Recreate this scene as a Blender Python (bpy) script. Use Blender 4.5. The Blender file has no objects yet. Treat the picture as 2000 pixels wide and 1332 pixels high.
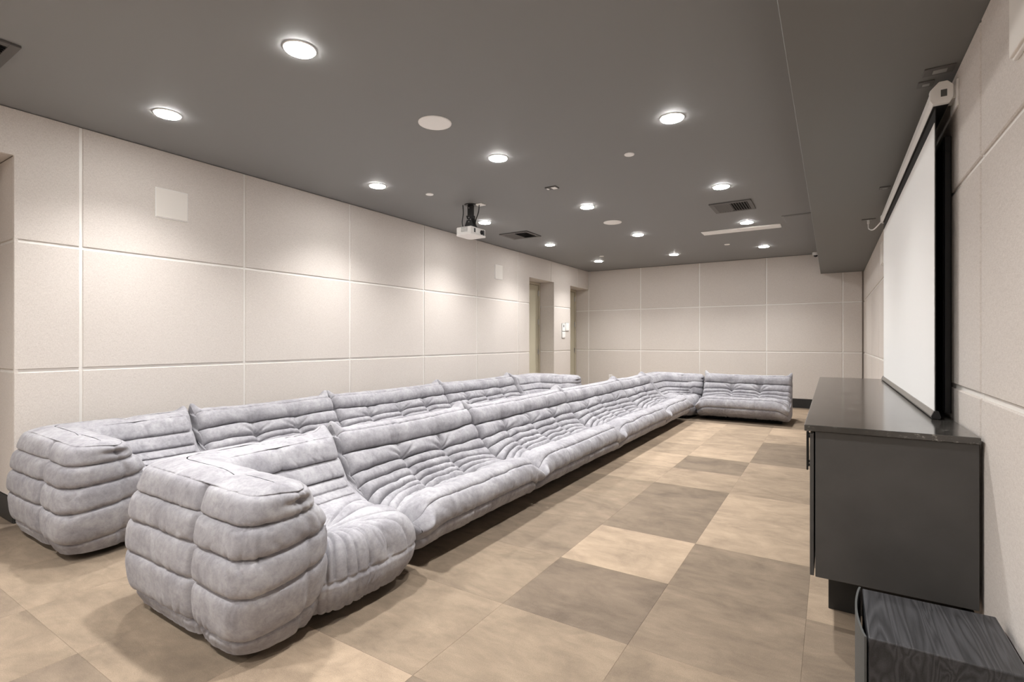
import bpy, bmesh, math, random
import numpy as np
from mathutils import Vector

random.seed(7)
rng = np.random.default_rng(11)
S = bpy.context.scene
COL = S.collection
PI = math.pi

# ------------------------------------------------------------------ camera
CAM_H = 1.241
YAW = math.atan(624.0 / 992.0)
cd = bpy.data.cameras.new('camera')
cd.sensor_fit = 'HORIZONTAL'
cd.sensor_width = 36.0
cd.lens = 36.0 * 992.0 / 2000.0
cd.clip_start = 0.02
cd.shift_y = -0.5 / 2000.0
cam = bpy.data.objects.new('camera', cd)
cam.location = (0, 0, CAM_H)
cam.rotation_euler = (PI / 2, 0, YAW)
COL.objects.link(cam)
S.camera = cam

# ------------------------------------------------------------------ world, exposure, lamp strength
W = bpy.data.worlds.new('world')
S.world = W
W.use_nodes = True
W.node_tree.nodes['Background'].inputs[0].default_value = (0.02, 0.02, 0.02, 1)
S.view_settings.view_transform = 'Standard'
S.view_settings.look = 'None'
S.view_settings.gamma = 1.0
S.view_settings.use_curve_mapping = False
S.view_settings.exposure = 1.07
LAMP_W = 100.0           # each recessed downlight
LAMP_COL = (1.0, 0.982, 0.958)
LENS_W = 60.0

# ------------------------------------------------------------------ dimensions
H = 2.82                 # ceiling
XL, XR = -4.695, 0.476   # fabric wall faces
YB, YF = 10.757, -2.7    # far wall face, wall behind the camera
SOF_X, SOF_Z = -0.165, 2.452
Z1, Z2 = 1.033, 1.926    # horizontal joints
BB = 0.165               # baseboard height


# ------------------------------------------------------------------ material helpers
def nmat(name):
    m = bpy.data.materials.new(name)
    m.use_nodes = True
    nt = m.node_tree
    return m, nt, nt.nodes['Principled BSDF']


def plain(name, col, rough=0.5, metal=0.0, spec=0.5, bump=None, var=0.0):
    m, nt, b = nmat(name)
    b.inputs['Base Color'].default_value = (*col, 1)
    b.inputs['Roughness'].default_value = rough
    b.inputs['Metallic'].default_value = metal
    b.inputs['Specular IOR Level'].default_value = spec
    if bump or var:
        tc = nt.nodes.new('ShaderNodeTexCoord')
        nz = nt.nodes.new('ShaderNodeTexNoise')
        nz.inputs['Scale'].default_value = bump[0] if bump else 6
        nz.inputs['Detail'].default_value = 4
        nt.links.new(tc.outputs['Object'], nz.inputs['Vector'])
        if bump:
            bp = nt.nodes.new('ShaderNodeBump')
            bp.inputs['Strength'].default_value = bump[1]
            bp.inputs['Distance'].default_value = 0.002
            nt.links.new(nz.outputs['Fac'], bp.inputs['Height'])
            nt.links.new(bp.outputs['Normal'], b.inputs['Normal'])
        if var:
            rp = ramp(nt, nz.outputs['Fac'], [(0.3, tuple(c * (1 - var) for c in col)), (0.7, tuple(min(1, c * (1 + var)) for c in col))])
            nt.links.new(rp, b.inputs['Base Color'])
    return m


def ramp(nt, src, stops):
    r = nt.nodes.new('ShaderNodeValToRGB')
    e = r.color_ramp.elements
    while len(e) < len(stops):
        e.new(0.5)
    for k, (p, c) in enumerate(stops):
        e[k].position = p
        e[k].color = (*c, 1)
    nt.links.new(src, r.inputs['Fac'])
    return r.outputs['Color']


def noise(nt, vec, scale, detail=4, rough=0.55, dist=0.0):
    n = nt.nodes.new('ShaderNodeTexNoise')
    n.inputs['Scale'].default_value = scale
    n.inputs['Detail'].default_value = detail
    n.inputs['Roughness'].default_value = rough
    n.inputs['Distortion'].default_value = dist
    nt.links.new(vec, n.inputs['Vector'])
    return n.outputs['Fac']


def mapping(nt, vec, scale=(1, 1, 1), loc=(0, 0, 0)):
    mp = nt.nodes.new('ShaderNodeMapping')
    mp.inputs['Scale'].default_value = scale
    mp.inputs['Location'].default_value = loc
    nt.links.new(vec, mp.inputs['Vector'])
    return mp.outputs['Vector']


def mixc(nt, fac, a, b, mode='MIX'):
    m = nt.nodes.new('ShaderNodeMix')
    m.data_type = 'RGBA'
    m.blend_type = mode
    for key, v in ((0, fac), (6, a), (7, b)):
        if hasattr(v, 'is_output'):
            nt.links.new(v, m.inputs[key])
        elif key == 0:
            m.inputs[0].default_value = v
        else:
            m.inputs[key].default_value = (*v, 1)
    return m.outputs[2]


def math_n(nt, op, a, b):
    m = nt.nodes.new('ShaderNodeMath')
    m.operation = op
    for k, v in ((0, a), (1, b)):
        if hasattr(v, 'is_output'):
            nt.links.new(v, m.inputs[k])
        else:
            m.inputs[k].default_value = v
    return m.outputs[0]


def bump_to(nt, b, height, strength, dist):
    bp = nt.nodes.new('ShaderNodeBump')
    bp.inputs['Strength'].default_value = strength
    bp.inputs['Distance'].default_value = dist
    nt.links.new(height, bp.inputs['Height'])
    nt.links.new(bp.outputs['Normal'], b.inputs['Normal'])


# fabric of the acoustic wall panels: fine woven linen
def make_wall_fabric():
    m, nt, b = nmat('wall_linen')
    geo = nt.nodes.new('ShaderNodeNewGeometry').outputs['Position']
    n1 = noise(nt, mapping(nt, geo, (420, 420, 70)), 1, 2)
    n2 = noise(nt, mapping(nt, geo, (60, 60, 420)), 1, 2)
    n3 = noise(nt, geo, 260, 3)
    f = math_n(nt, 'ADD', math_n(nt, 'MULTIPLY', n1, 0.4), math_n(nt, 'MULTIPLY', n2, 0.3))
    f = math_n(nt, 'ADD', f, math_n(nt, 'MULTIPLY', n3, 0.3))
    c = ramp(nt, f, [(0.36, (0.53, 0.482, 0.445)), (0.5, (0.675, 0.625, 0.583)), (0.64, (0.79, 0.742, 0.70))])
    big = noise(nt, geo, 1.3, 2)
    c = mixc(nt, 0.25, c, ramp(nt, big, [(0.3, (0.635, 0.583, 0.54)), (0.7, (0.71, 0.66, 0.618))]))
    nt.links.new(c, b.inputs['Base Color'])
    b.inputs['Roughness'].default_value = 0.95
    b.inputs['Specular IOR Level'].default_value = 0.1
    bump_to(nt, b, f, 0.08, 0.002)
    return m


def make_carpet():
    m, nt, b = nmat('carpet_tile')
    oi = nt.nodes.new('ShaderNodeObjectInfo')
    geo = nt.nodes.new('ShaderNodeNewGeometry').outputs['Position']
    off = nt.nodes.new('ShaderNodeVectorMath')
    off.operation = 'MULTIPLY_ADD'
    cmb = nt.nodes.new('ShaderNodeCombineXYZ')
    nt.links.new(oi.outputs['Random'], cmb.inputs[0])
    nt.links.new(oi.outputs['Random'], cmb.inputs[1])
    nt.links.new(oi.outputs['Random'], cmb.inputs[2])
    nt.links.new(cmb.outputs[0], off.inputs[0])
    off.inputs[1].default_value = (37, 53, 71)
    nt.links.new(geo, off.inputs[2])
    v = off.outputs[0]
    cloud = noise(nt, mapping(nt, v, (1.0, 1.35, 1)), 3.2, 9, 0.66, 0.5)
    streak = noise(nt, mapping(nt, v, (1.4, 4.0, 1)), 5.0, 6, 0.65, 0.6)
    pile = noise(nt, geo, 300, 3, 0.75)
    cl = ramp(nt, cloud, [(0.28, (0.70, 0.70, 0.71)), (0.5, (0.98, 0.98, 0.98)), (0.74, (1.24, 1.24, 1.23))])
    st = ramp(nt, streak, [(0.30, (0.90, 0.895, 0.89)), (0.70, (1.08, 1.08, 1.08))])
    pl = ramp(nt, pile, [(0.3, (0.72, 0.72, 0.72)), (0.7, (1.24, 1.24, 1.24))])
    c = mixc(nt, 1.0, oi.outputs['Color'], cl, 'MULTIPLY')
    c = mixc(nt, 1.0, c, st, 'MULTIPLY')
    c = mixc(nt, 0.8, c, pl, 'MULTIPLY')
    nt.links.new(c, b.inputs['Base Color'])
    b.inputs['Roughness'].default_value = 0.92
    b.inputs['Specular IOR Level'].default_value = 0.15
    bump_to(nt, b, pile, 0.5, 0.003)
    return m


def make_suede():
    m, nt, b = nmat('grey_suede')
    geo = nt.nodes.new('ShaderNodeNewGeometry').outputs['Position']
    n1 = noise(nt, geo, 6.0, 8, 0.68, 0.5)
    n2 = noise(nt, geo, 38.0, 6, 0.74, 0.4)
    n3 = noise(nt, geo, 900, 2, 0.6)
    c = ramp(nt, n1, [(0.34, (0.254, 0.247, 0.268)), (0.5, (0.318, 0.311, 0.332)), (0.66, (0.388, 0.382, 0.403))])
    c2 = ramp(nt, n2, [(0.36, (0.84, 0.835, 0.85)), (0.5, (1.0, 1.0, 1.0)), (0.64, (1.12, 1.12, 1.12))])
    c = mixc(nt, 0.9, c, c2, 'MULTIPLY')
    nt.links.new(c, b.inputs['Base Color'])
    b.inputs['Roughness'].default_value = 0.85
    b.inputs['Specular IOR Level'].default_value = 0.2
    b.inputs['Sheen Weight'].default_value = 0.08
    b.inputs['Sheen Roughness'].default_value = 0.45
    h = math_n(nt, 'ADD', math_n(nt, 'MULTIPLY', n2, 0.8), math_n(nt, 'MULTIPLY', n3, 0.2))
    bump_to(nt, b, h, 0.25, 0.004)
    return m


def make_stone():
    m, nt, b = nmat('dark_stone')
    geo = nt.nodes.new('ShaderNodeNewGeometry').outputs['Position']
    n1 = noise(nt, mapping(nt, geo, (0.6, 1.0, 1)), 85, 4, 0.6)
    n2 = noise(nt, geo, 5.0, 5, 0.65)
    mask = ramp(nt, n2, [(0.46, (0, 0, 0)), (0.62, (1, 1, 1))])
    fleck = ramp(nt, n1, [(0.56, (0, 0, 0)), (0.66, (0.26, 0.25, 0.23))])
    vein = mixc(nt, 1.0, fleck, mask, 'MULTIPLY')
    base = ramp(nt, n2, [(0.3, (0.038, 0.036, 0.033)), (0.7, (0.075, 0.070, 0.064))])
    nt.links.new(mixc(nt, 1.0, base, vein, 'ADD'), b.inputs['Base Color'])
    b.inputs['Roughness'].default_value = 0.13
    b.inputs['IOR'].default_value = 1.62
    return m


def make_ash(name, axis_scale):
    m, nt, b = nmat(name)
    tc = nt.nodes.new('ShaderNodeTexCoord').outputs['Object']
    n0 = noise(nt, mapping(nt, tc, axis_scale), 1.0, 3, 0.45, 0.6)
    wv = nt.nodes.new('ShaderNodeMath')
    wv.operation = 'PINGPONG'
    nt.links.new(math_n(nt, 'MULTIPLY', n0, 13.0), wv.inputs[0])
    wv.inputs[1].default_value = 0.5
    fine = noise(nt, mapping(nt, tc, (240, 5, 240)), 1.0, 3, 0.6)
    f = math_n(nt, 'ADD', math_n(nt, 'MULTIPLY', wv.outputs[0], 1.2), math_n(nt, 'MULTIPLY', fine, 0.55))
    c = ramp(nt, f, [(0.0, (0.018, 0.018, 0.019)), (0.40, (0.040, 0.040, 0.043)), (1.0, (0.078, 0.078, 0.084))])
    nt.links.new(c, b.inputs['Base Color'])
    b.inputs['Roughness'].default_value = 0.42
    bump_to(nt, b, f, 0.4, 0.002)
    return m


M = dict(
    wall=make_wall_fabric(), carpet=make_carpet(), suede=make_suede(), stone=make_stone(),
    ash=make_ash('black_ash_veneer', (15, 0.8, 5)),
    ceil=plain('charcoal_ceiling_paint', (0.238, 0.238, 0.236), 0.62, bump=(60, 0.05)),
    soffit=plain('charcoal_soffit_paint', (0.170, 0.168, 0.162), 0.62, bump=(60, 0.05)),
    strip=plain('pale_reveal_metal', (0.86, 0.835, 0.80), 0.4),
    backing=plain('wall_backing', (0.45, 0.40, 0.36), 0.8),
    slab=plain('floor_slab', (0.12, 0.10, 0.08), 0.9),
    base=plain('black_vinyl_base', (0.022, 0.022, 0.022), 0.45),
    door=plain('cream_door_paint', (0.56, 0.52, 0.40), 0.4),
    dframe=plain('door_frame_paint', (0.52, 0.47, 0.37), 0.4),
    steel=plain('satin_steel', (0.55, 0.54, 0.52), 0.3, 1.0),
    white=plain('white_plastic', (0.92, 0.905, 0.885), 0.4),
    grille=plain('off_white_grille', (0.82, 0.78, 0.73), 0.7, bump=(900, 0.3)),
    blackp=plain('black_plastic', (0.012, 0.012, 0.013), 0.4),
    blackm=plain('black_metal', (0.02, 0.02, 0.02), 0.35, 0.4),
    cabinet=plain('charcoal_laminate', (0.072, 0.069, 0.067), 0.38, var=0.10),
    ventm=plain('charcoal_vent_metal', (0.10, 0.094, 0.09), 0.5),
    void=plain('duct_black', (0.008, 0.008, 0.008), 0.9),
    screen=plain('screen_white', (0.96, 0.955, 0.945), 0.75),
    screenb=plain('screen_black_mask', (0.010, 0.010, 0.010), 0.7),
    bar=plain('grey_weight_bar', (0.30, 0.29, 0.275), 0.35, 0.5),
    greyp=plain('grey_plastic', (0.30, 0.30, 0.29), 0.5),
    glass=plain('dark_dome', (0.01, 0.01, 0.012), 0.08),
    grillc=plain('grey_speaker_cloth', (0.085, 0.088, 0.086), 0.6, bump=(700, 0.4)),
    felt=plain('black_felt', (0.008, 0.008, 0.008), 0.9),
)
lm, lnt, lb = nmat('lamp_lens')
lb.inputs['Base Color'].default_value = (0.9, 0.9, 0.9, 1)
lb.inputs['Emission Color'].default_value = (*LAMP_COL, 1)
lb.inputs['Emission Strength'].default_value = LENS_W
M['lens'] = lm


# ------------------------------------------------------------------ object helpers
def link(o, parent=None):
    COL.objects.link(o)
    if parent is not None:
        o.parent = parent
    return o


def tag(o, label, cat, group=None):
    o['label'] = label
    o['category'] = cat
    if group:
        o['group'] = group
    return o


def empty(name, loc=(0, 0, 0), rz=0.0):
    o = bpy.data.objects.new(name, None)
    o.location = loc
    o.rotation_euler = (0, 0, rz)
    o.empty_display_size = 0.1
    return link(o)


class MB:
    """collects simple shapes, links them as one mesh object"""

    def __init__(self):
        self.bm = bmesh.new()

    def box(self, x0, x1, y0, y1, z0, z1, bevel=0.0, seg=1):
        bm = self.bm
        x0, x1 = min(x0, x1), max(x0, x1)
        y0, y1 = min(y0, y1), max(y0, y1)
        z0, z1 = min(z0, z1), max(z0, z1)
        v = [bm.verts.new((x, y, z)) for z in (z0, z1) for y in (y0, y1) for x in (x0, x1)]
        fs = [(0, 2, 3, 1), (4, 5, 7, 6), (0, 1, 5, 4), (2, 6, 7, 3), (0, 4, 6, 2), (1, 3, 7, 5)]
        faces = [bm.faces.new([v[i] for i in f]) for f in fs]
        if bevel:
            es = list({e for f in faces for e in f.edges})
            bmesh.ops.bevel(bm, geom=es, offset=bevel, segments=seg, profile=0.5, affect='EDGES')
        return self

    def prism(self, pts, axis, a, b, bevel=0.0):
        """polygon (2D) extruded along axis from a to b; pts in the other two axes in order"""
        bm = self.bm

        def P(p, t):
            return {'x': (t, p[0], p[1]), 'y': (p[0], t, p[1]), 'z': (p[0], p[1], t)}[axis]
        A = [bm.verts.new(P(p, a)) for p in pts]
        B = [bm.verts.new(P(p, b)) for p in pts]
        n = len(pts)
        fs = [bm.faces.new(A[::-1]), bm.faces.new(B)]
        for i in range(n):
            fs.append(bm.faces.new((A[i], A[(i + 1) % n], B[(i + 1) % n], B[i])))
        bmesh.ops.recalc_face_normals(bm, faces=fs)
        if bevel:
            es = list({e for f in fs for e in f.edges})
            bmesh.ops.bevel(bm, geom=es, offset=bevel, segments=1, profile=0.5, affect='EDGES')
        return self

    def cyl(self, c, r, z0, z1, n=32, r2=None, axis='z'):
        bm = self.bm
        r2 = r if r2 is None else r2

        def P(a, rr, t):
            p, q = rr * math.cos(a), rr * math.sin(a)
            return {'z': (c[0] + p, c[1] + q, t), 'x': (t, c[0] + p, c[1] + q), 'y': (c[0] + p, t, c[1] + q)}[axis]
        A = [bm.verts.new(P(2 * PI * k / n, r, z0)) for k in range(n)]
        B = [bm.verts.new(P(2 * PI * k / n, r2, z1)) for k in range(n)]
        fs = [bm.faces.new(A[::-1]), bm.faces.new(B)]
        for i in range(n):
            fs.append(bm.faces.new((A[i], A[(i + 1) % n], B[(i + 1) % n], B[i])))
        bmesh.ops.recalc_face_normals(bm, faces=fs)
        return self

    def lathe(self, c, prof, n=32):
        """closed ring lathe about z at c; prof list of (r,z)"""
        bm = self.bm
        rings = []
        for r, z in prof:
            rings.append([bm.verts.new((c[0] + r * math.cos(2 * PI * k / n), c[1] + r * math.sin(2 * PI * k / n), z)) for k in range(n)])
        fs = []
        for a, b in zip(rings, rings[1:] + rings[:1]):
            for k in range(n):
                fs.append(bm.faces.new((a[k], a[(k + 1) % n], b[(k + 1) % n], b[k])))
        bmesh.ops.recalc_face_normals(bm, faces=fs)
        return self

    def tube(self, pts, r, n=8):
        bm = self.bm
        pts = [Vector(p) for p in pts]
        rings = []
        for i, p in enumerate(pts):
            d = (pts[min(i + 1, len(pts) - 1)] - pts[max(i - 1, 0)]).normalized()
            ref = Vector((0, 0, 1)) if abs(d.z) < 0.9 else Vector((1, 0, 0))
            s = d.cross(ref).normalized()
            t = s.cross(d).normalized()
            rings.append([bm.verts.new(p + (s * math.cos(2 * PI * k / n) + t * math.sin(2 * PI * k / n)) * r) for k in range(n)])
        fs = []
        for a, b in zip(rings, rings[1:]):
            for k in range(n):
                fs.append(bm.faces.new((a[k], a[(k + 1) % n], b[(k + 1) % n], b[k])))
        fs.append(bm.faces.new(rings[0][::-1]))
        fs.append(bm.faces.new(rings[-1]))
        bmesh.ops.recalc_face_normals(bm, faces=fs)
        return self

    def build(self, name, mat, parent=None, smooth=False, rel=None):
        me = bpy.data.meshes.new(name)
        self.bm.normal_update()
        self.bm.to_mesh(me)
        self.bm.free()
        if rel is not None:
            me.transform(__import__('mathutils').Matrix.Translation(-Vector(rel)))
        me.materials.append(mat)
        if smooth:
            for p in me.polygons:
                p.use_smooth = True
            if hasattr(me, 'set_sharp_from_angle'):
                me.set_sharp_from_angle(angle=math.radians(40))
        o = bpy.data.objects.new(name, me)
        return link(o, parent)


def struct(o):
    o['kind'] = 'structure'
    return o


def spline(pts, n):
    """Catmull-Rom through 2D/3D points"""
    P = [Vector(p) for p in pts]
    P = [P[0] * 2 - P[1]] + P + [P[-1] * 2 - P[-2]]
    out = []
    for i in range(1, len(P) - 2):
        for k in range(n):
            t = k / n
            out.append(0.5 * ((2 * P[i]) + (P[i + 1] - P[i - 1]) * t + (2 * P[i - 1] - 5 * P[i] + 4 * P[i + 1] - P[i + 2]) * t * t
                              + (3 * P[i] - P[i - 1] - 3 * P[i + 1] + P[i + 2]) * t ** 3))
    out.append(P[-2])
    return out


# ================================================================== SETTING
TS = 0.6096
# ---- floor with carpet tiles
fl = struct(MB().box(XL - 0.45, XR + 0.1, YF - 0.1, YB + 0.1, -0.15, -0.006).build('floor', M['slab']))
tile_me = None
LIGHT, MID, TAN, DARK, DEEP = (0.350, 0.270, 0.197), (0.222, 0.173, 0.129), (0.243, 0.189, 0.139), (0.192, 0.150, 0.113), (0.178, 0.139, 0.106)
fixed = {(-1, 0): DEEP, (-1, 1): LIGHT, (-1, 2): DARK, (-1, 3): DARK, (-1, 4): TAN, (0, 2): LIGHT, (0, 3): LIGHT, (0, 4): TAN,
         (0, 1): MID, (0, 0): MID, (0, -1): TAN, (-1, -1): TAN, (-2, 2): MID, (-2, 1): MID, (-2, 0): TAN, (-2, 3): TAN, (-2, 4): TAN,
         (-2, -1): TAN, (-1, 5): DARK, (-1, 6): LIGHT, (0, 5): TAN, (0, 6): DARK, (-2, 5): LIGHT, (-2, 6): TAN, (-1, 7): TAN, (0, 7): DARK,
         (-2, 7): LIGHT, (-2, 8): LIGHT, (-2, 9): LIGHT, (-1, 8): TAN, (-1, 9): TAN, (0, 8): TAN, (-3, -1): TAN, (-4, -1): MID, (-5, -1): TAN,
         (-6, -1): MID, (-7, -1): DARK, (-5, -2): TAN, (-6, -2): TAN, (-4, -2): TAN, (-3, -2): TAN, (-7, -2): MID}
for i in range(-8, 2):
    for j in range(-8, 15):
        x0, x1 = -0.705 + TS * i, -0.705 + TS * (i + 1)
        y0, y1 = 2.008 + TS * j, 2.008 + TS * (j + 1)
        if x1 < XL - 0.42 or x0 > XR - 0.01 or y1 < YF or y0 > YB - 0.01:
            continue
        cx, cy = (x0 + x1) / 2, (y0 + y1) / 2
        clip = x1 > XR or y1 > YB or y0 < YF or x0 < XL - 0.34
        if clip:
            a0, a1, b0, b1 = max(x0, XL - 0.34), min(x1, XR), max(y0, YF), min(y1, YB)
            o = MB().box(a0 + .0002 - cx, a1 - .0002 - cx, b0 + .0002 - cy, b1 - .0002 - cy, -0.006, 0, 0.0006).build('carpet_tile', M['carpet'], fl)
        elif tile_me is None:
            o = MB().box(-TS / 2 + .0002, TS / 2 - .0002, -TS / 2 + .0002, TS / 2 - .0002, -0.006, 0, 0.0006).build('carpet_tile', M['carpet'], fl)
            tile_me = o.data
        else:
            o = link(bpy.data.objects.new('carpet_tile', tile_me), fl)
        o.location = (cx, cy, 0)
        far = max(0, min(1, (cy - 2) / 4))
        c = fixed.get((i, j))
        if c is TAN and j >= 4:
            c = (0.295, 0.228, 0.167)
        c = c or random.choice([LIGHT, TAN, TAN, MID, MID if random.random() > far else LIGHT, DARK if random.random() > far else TAN])
        o.color = (*c, 1)

# ---- ceiling with dropped soffit along the screen wall
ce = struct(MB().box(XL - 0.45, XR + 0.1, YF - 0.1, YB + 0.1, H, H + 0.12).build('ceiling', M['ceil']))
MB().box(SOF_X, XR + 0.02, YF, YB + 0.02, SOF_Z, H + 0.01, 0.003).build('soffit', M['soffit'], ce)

# ---- walls: backing + fabric panels + pale reveal strips
PT = 0.022   # panel thickness
JW = 0.0105  # half joint width


def panel(parent, axis, face, sgn, a0, a1, z0, z1, bev=0.004):
    """one fabric-wrapped panel; axis 'x' = lies in a plane x=face. sgn = direction the face looks"""
    mb = MB()
    if axis == 'x':
        mb.box(face - sgn * PT, face, a0, a1, z0, z1, bev)
    else:
        mb.box(a0, a1, face - sgn * PT, face, z0, z1, bev)
    return mb.build('wall_panel', M['wall'], parent)


def strip(parent, axis, face, sgn, a0, a1, z0, z1):
    mb = MB()
    f1 = face - sgn * (0.009 if z1 - z0 > 0.1 else 0.0100)
    f0 = face - sgn * PT
    if axis == 'x':
        mb.box(f0, f1, a0, a1, z0, z1)
    else:
        mb.box(a0, a1, f0, f1, z0, z1)
    return mb.build('reveal_strip', M['strip'], parent)


ROWS = [(BB + 0.004, Z1 - JW), (Z1 + JW, Z2 - JW), (Z2 + JW, H - 0.004)]


def panel_field(parent, axis, face, sgn, cuts, a0, a1, rows=ROWS, skip=()):
    """panels between the cuts, with reveal strips in the joints"""
    xs = [a0] + list(cuts) + [a1]
    for k in range(len(xs) - 1):
        p0 = xs[k] + (JW if k > 0 else 0)
        p1 = xs[k + 1] - (JW if k < len(xs) - 2 else 0)
        for ri, (z0, z1) in enumerate(rows):
            if (k, ri) in skip:
                continue
            panel(parent, axis, face, sgn, p0, p1, z0, z1)
    zt = rows[-1][1]
    for c in cuts:
        strip(parent, axis, face, sgn, c - JW, c + JW, rows[0][0], zt)
    for (za, zb), (zc, zd) in zip(rows, rows[1:]):
        strip(parent, axis, face, sgn, a0, a1, zb, zc)


D1, D2, DH = (8.064, 9.04), (9.79, YB), 2.41     # door alcoves in the left wall
A0 = (0.10, 1.117)                               # alcove beside the camera
AX = XL - 0.345                                  # back of the alcoves
bk = XL - PT
wl = MB()
wl.box(bk - 0.20, bk, A0[1] + PT, D1[0] - 0.004, 0, H)
wl.box(AX, bk, D1[1] + PT, D2[0] - 0.004, 0, H)
wl.box(AX, bk, D1[0], D1[1] + PT, DH + PT, H)
wl.box(AX, bk, D2[0], D2[1], DH + PT, H)
wl.box(AX, bk, A0[0], A0[1] + PT, 2.5 + PT, H)
wl.box(AX, bk, YF, A0[0], 0, H)
wl.box(AX - 0.1, AX - 0.045, YF, YB + 0.1, 0, H)
WLm = struct(wl.build('wall_left', M['backing']))
cutsL = [1.482, 2.719, 3.962, 5.213, 6.440, 7.675]
panel_field(WLm, 'x', XL, 1, cutsL, A0[1], D1[0], ROWS, skip=((0, 2), (6, 2)))
# pier between the two doors
panel(WLm, 'x', XL, 1, D1[1], D2[0], *ROWS[0])
panel(WLm, 'x', XL, 1, D1[1], D2[0], *ROWS[1])
strip(WLm, 'x', XL, 1, D1[1], D2[0], Z1 - JW, Z1 + JW)
strip(WLm, 'x', XL, 1, D1[1], D2[0], Z2 - JW, Z2 + JW)
# header panels over the doors
zt = H - 0.004
MB().prism([(A0[0], 2.5), (A0[1], 2.5), (A0[1], Z2 + JW), (1.482 - JW, Z2 + JW), (1.482 - JW, zt), (A0[0], zt)], 'x', bk, XL, 0.003).build('wall_panel', M['wall'], WLm)
MB().prism([(7.675 + JW, Z2 + JW), (D1[0], Z2 + JW), (D1[0], DH), (8.91 - JW, DH), (8.91 - JW, zt), (7.675 + JW, zt)], 'x', bk, XL, 0.003).build('wall_panel', M['wall'], WLm)
MB().prism([(8.91 + JW, DH), (D1[1], DH), (D1[1], Z2 + JW), (D2[0], Z2 + JW), (D2[0], DH), (10.152 - JW, DH), (10.152 - JW, zt), (8.91 + JW, zt)],
           'x', bk, XL, 0.003).build('wall_panel', M['wall'], WLm)
panel(WLm, 'x', XL, 1, 10.152 + JW, YB, DH, zt)
strip(WLm, 'x', XL, 1, 8.91 - JW, 8.91 + JW, DH, zt)
strip(WLm, 'x', XL, 1, 10.152 - JW, 10.152 + JW, DH, zt)
# reveals that look towards the camera, and alcove heads
for yy, ztop in ((A0[1], 2.5), (D1[1], DH)):
    rr = [ROWS[0], ROWS[1], (Z2 + JW, ztop)]
    panel_field(WLm, 'y', yy, -1, [], AX, bk - 0.0, rr)
    MB().box(XL - PT - 0.002, XL - 0.001, yy + 0.0005, yy + PT, BB, ztop, 0.002).build('corner_return', M['wall'], WLm)
for ya, yb_, zz in ((D1[0], D1[1], DH), (D2[0], D2[1], DH), (A0[0], A0[1], 2.5)):
    MB().box(AX, bk, ya, yb_, zz, zz + PT - 0.001, 0.002).build('head_panel', M['wall'], WLm)
panel_field(WLm, 'x', XL, 1, [-1.1], YF, A0[0])

# far wall
WB = struct(MB().box(XL - 0.45, XR + 0.1, YB + PT, YB + 0.12, 0, H).build('wall_back', M['backing']))
panel_field(WB, 'y', YB, -1, [XL - 0.0, -3.489, -2.27, -1.047, 0.169], AX, XR - PT)
# screen wall
WR = struct(MB().box(XR + PT, XR + 0.12, YF, YB, 0, H).build('wall_right', M['backing']))
panel_field(WR, 'x', XR, -1, [-2.31, -1.095, 0.124, 1.343, 2.562, 3.781, 5.0, 6.219, 7.438, 8.657, 9.876], YF, YB,
            [ROWS[0], ROWS[1], (Z2 + JW, SOF_Z - 0.003)])
# wall behind the camera
WF = struct(MB().box(XL - 0.45, XR + 0.1, YF - 0.12, YF - PT, 0, H).build('wall_front', M['backing']))
panel_field(WF, 'y', YF, 1, [-3.489, -2.27, -1.047], XL - 0.3, XR - PT)

# baseboards
struct(MB().box(bk, XL + 0.006, A0[1] - 0.003, D1[0], 0, BB, 0.002).box(AX, bk + 0.01, A0[1] - 0.006, A0[1] + PT, 0, BB, 0.002)
       .build('baseboard_left', M['base']))
struct(MB().box(bk, XL + 0.006, D1[1] - 0.003, D2[0], 0, BB, 0.002).box(AX, bk + 0.01, D1[1] - 0.006, D1[1] + PT, 0, BB, 0.002)
       .build('baseboard_pier', M['base']))
struct(MB().box(AX, XR - 0.01, YB - 0.006, YB + PT, 0, BB, 0.002).build('baseboard_back', M['base']))
struct(MB().box(XR - 0.006, XR + PT, YF, YB - 0.01, 0, BB, 0.002).build('baseboard_right', M['base']))


# ---- doors in the alcoves
def door(n, y0, y1):
    fr = struct(MB().box(AX - 0.04, AX + 0.035, y0, y0 + 0.05, 0, DH, 0.003).box(AX - 0.04, AX + 0.035, y1 - 0.05, y1, 0, DH, 0.003)
                .box(AX - 0.04, AX + 0.035, y0 + 0.05, y1 - 0.05, DH - 0.05, DH, 0.003).build('door_%d' % n, M['dframe']))
    MB().box(AX - 0.035, AX + 0.012, y0 + 0.053, y1 - 0.053, 0.008, DH - 0.054, 0.002).build('door_leaf', M['door'], fr)
    for zc in (0.35, 1.02, 1.62, 2.20):
        MB().cyl((AX + 0.024, y1 - 0.052), 0.009, zc - 0.055, zc + 0.055, 12).box(AX + 0.010, AX + 0.016, y1 - 0.075, y1 - 0.05, zc - 0.05, zc + 0.05).build('hinge', M['steel'], fr)
    hy = y0 + 0.12
    MB().cyl((hy, 1.0), 0.026, AX + 0.012, AX + 0.020, 20, axis='x').tube([(AX + 0.02, hy, 1.0), (AX + 0.06, hy, 1.0), (AX + 0.065, hy + 0.02, 1.0), (AX + 0.065, hy + 0.12, 1.0)], 0.009).build('door_handle', M['steel'], fr)
    return fr


door(1, *D1)
door(2, *D2)

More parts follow.
